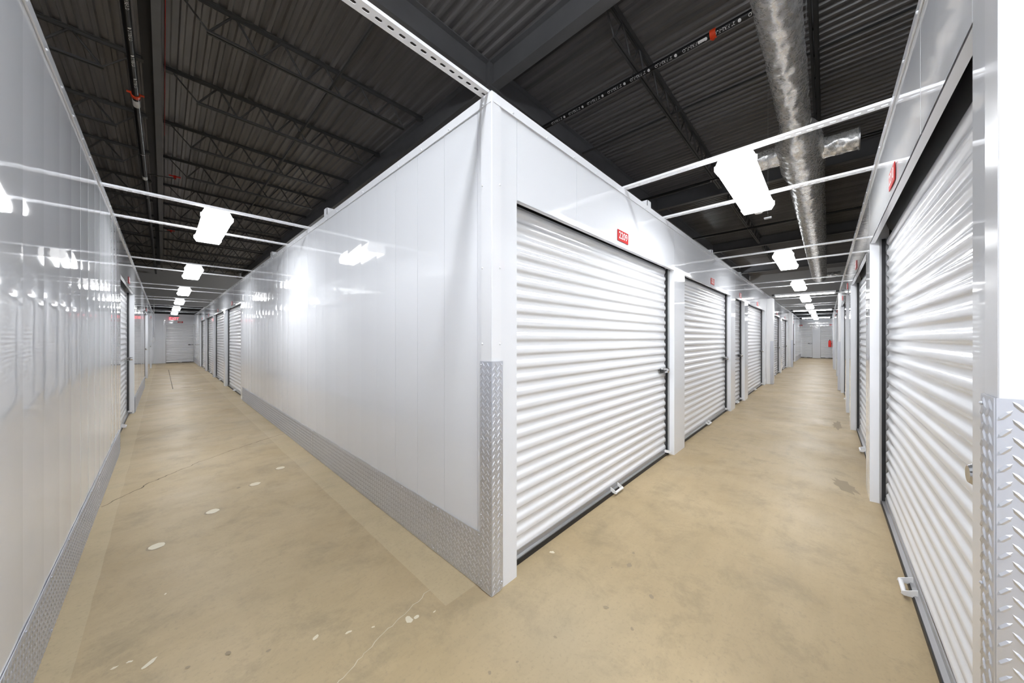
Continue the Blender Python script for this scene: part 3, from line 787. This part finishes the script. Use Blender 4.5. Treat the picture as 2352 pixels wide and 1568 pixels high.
def dpart(name, st, axis='x', seed=1, k_=1.0, n=72):
    b = MB(); duct_geo(b, st, axis=axis, seed=seed, k_=k_, n=n)
    b.v = [(x - 5.9, y + 0.95, z - zc) for x, y, z in b.v]
    return b.build(name, M['foil'], dt_, fix=False)
dpart('near_section', [(-1.2, .165, -0.92, zc), (4.9, .165, -0.94, zc)], seed=2, k_=.5)
dpart('tee_box', [(4.88, .165, -0.94, zc), (5.35, .27, -0.95, zc - .02), (6.35, .285, -0.96, zc - .03), (6.75, .255, -0.98, zc)], seed=5, k_=.5)
dpart('far_section', [(6.7, .255, -0.98, zc), (13, .26, -1.0, zc), (20.8, .26, -1.02, zc)], seed=8, k_=.5)
dpart('branch', [(-1.18, .15, 5.95, zc), (-1.60, .15, 5.95, zc)], axis='y', seed=11, n=48, k_=.5)
dpart('branch', [(-0.72, .15, 5.75, zc), (-0.36, .15, 5.75, zc)], axis='y', seed=12, n=48, k_=.5)
dpart('branch', [(-1.15, .12, 20.4, zc), (-1.75, .12, 20.4, zc)], axis='y', seed=13, n=32)
b = MB(); b.tube((5.95 - 5.9, -1.60 + .95, 0), (5.95 - 5.9, -1.615 + .95, 0), .165, 32); b.build('branch_collar', M['alu'], dt_)
b = MB()
for x in (0.5, 3.0, 8.0, 10.5, 13.5, 16.5, 19.5):
    for s_ in (-1, 1):
        r = .165 if x < 5 else .26
        b.tube((x - 5.9, s_ * r, 0), (x - 5.9, s_ * r, 5.6 - zc), .002, 5)
b.build('hanger_wire', M['alu'], dt_)

# ------------------------------------------------------------------ stud stubs on the wall tops, hanging plate, exit sign, extinguisher, conduit
for (x, y, l) in ((2.18, 0.10, 'nearest stub'), (4.75, 0.10, 'second stub'), (7.2, 0.10, 'third stub')):
    b = MB(); b.box((x, y - .05, HW), (x + .004, y + .05, HW + .12)); b.box((x, y - .05, HW), (x + .09, y - .046, HW + .12)); b.box((x, y + .046, HW), (x + .09, y + .05, HW + .12))
    tag(b.build('stud_stub', M['trim']), 'short white stud stub standing on the wall top left of the right corridor, %s' % l, 'stud', 'white stud stubs on the wall tops')
for (x, y, l) in ((0.08, 2.6, 'nearer stub'), (0.08, 5.2, 'farther stub')):
    b = MB(); b.box((x - .05, y, HW), (x + .05, y + .004, HW + .12)); b.box((x - .05, y, HW), (x - .046, y + .09, HW + .12))
    tag(b.build('stud_stub', M['trim']), 'short white stud stub on top of the long wall of the left corridor, %s' % l, 'stud', 'white stud stubs on the wall tops')
t = empty('hanging_plate', (5.07, -0.62, 3.13), label='small grey plate hanging on a thin wire behind the nearest light of the right corridor', cat='hanger')
b = MB(); b.box((-.03, -.045, -.008), (.03, .045, .008)); b.build('plate', M['alu'], t)
b = MB(); b.tube((0, 0, 0), (0, 0, DECK - 3.13), .002, 5); b.build('wire', M['alu'], t)

t = empty('exit_sign', (-0.775, YE - 0.03, 2.36), label='red lit EXIT sign above the roller door at the end of the left corridor', cat='exit sign')
b = MB(); b.box((-.16, -.02, -.10), (.16, .02, .10)); b.build('case', M['white'], t, bevel=.004)
vs, fs = text_geo('EXIT', 0.2); b = MB(); b.add([(vx * .9, -.0215, vy) for vx, vy, vz in vs], fs); b.build('letters', M['exit'], t, fix=False)
b = MB(); b.box((-.18, -.03, .10), (.18, .03, .13)); b.build('mounting_bar', M['black'], t)
t = empty('fire_extinguisher', (27.95, YR + 0.085, 0.76), label='red fire extinguisher hanging on the right wall at the far end of the right corridor', cat='fire extinguisher')
b = MB(); b.tube((0, 0, 0.02), (0, 0, 0.36), .07, 20); b.tube((0, 0, .36), (0, 0, .42), .07, 20, .03); b.tube((0, 0, 0), (0, 0, .02), .06, 20, .07); b.build('cylinder', M['dull_red'], t)
b = MB(); b.tube((0, 0, .42), (0, 0, .46), .02, 12); b.box((-.02, -.012, .46), (-.11, .012, .475)); b.box((-.02, -.012, .49), (-.12, .012, .50)); b.build('valve', M['darksteel'], t)
b = MB(); b.path([(0.0, .02, .44), (.07, .03, .42), (.09, .02, .3), (.085, .01, .15)], .01, 8); b.build('hose', M['rubber'], t)
t = empty('electrical_conduit', (XL + .035, 22.6, 0), label='grey conduit with small switch box at the far end of the left wall', cat='conduit')
b = MB(); b.tube((0, 0, 1.35), (0, 0, 3.4), .014, 10); b.build('pipe', M['alu'], t)
b = MB(); b.box((-.035, -.05, 1.13), (.03, .05, 1.36)); b.build('switch_box', M['alu'], t, bevel=.004)
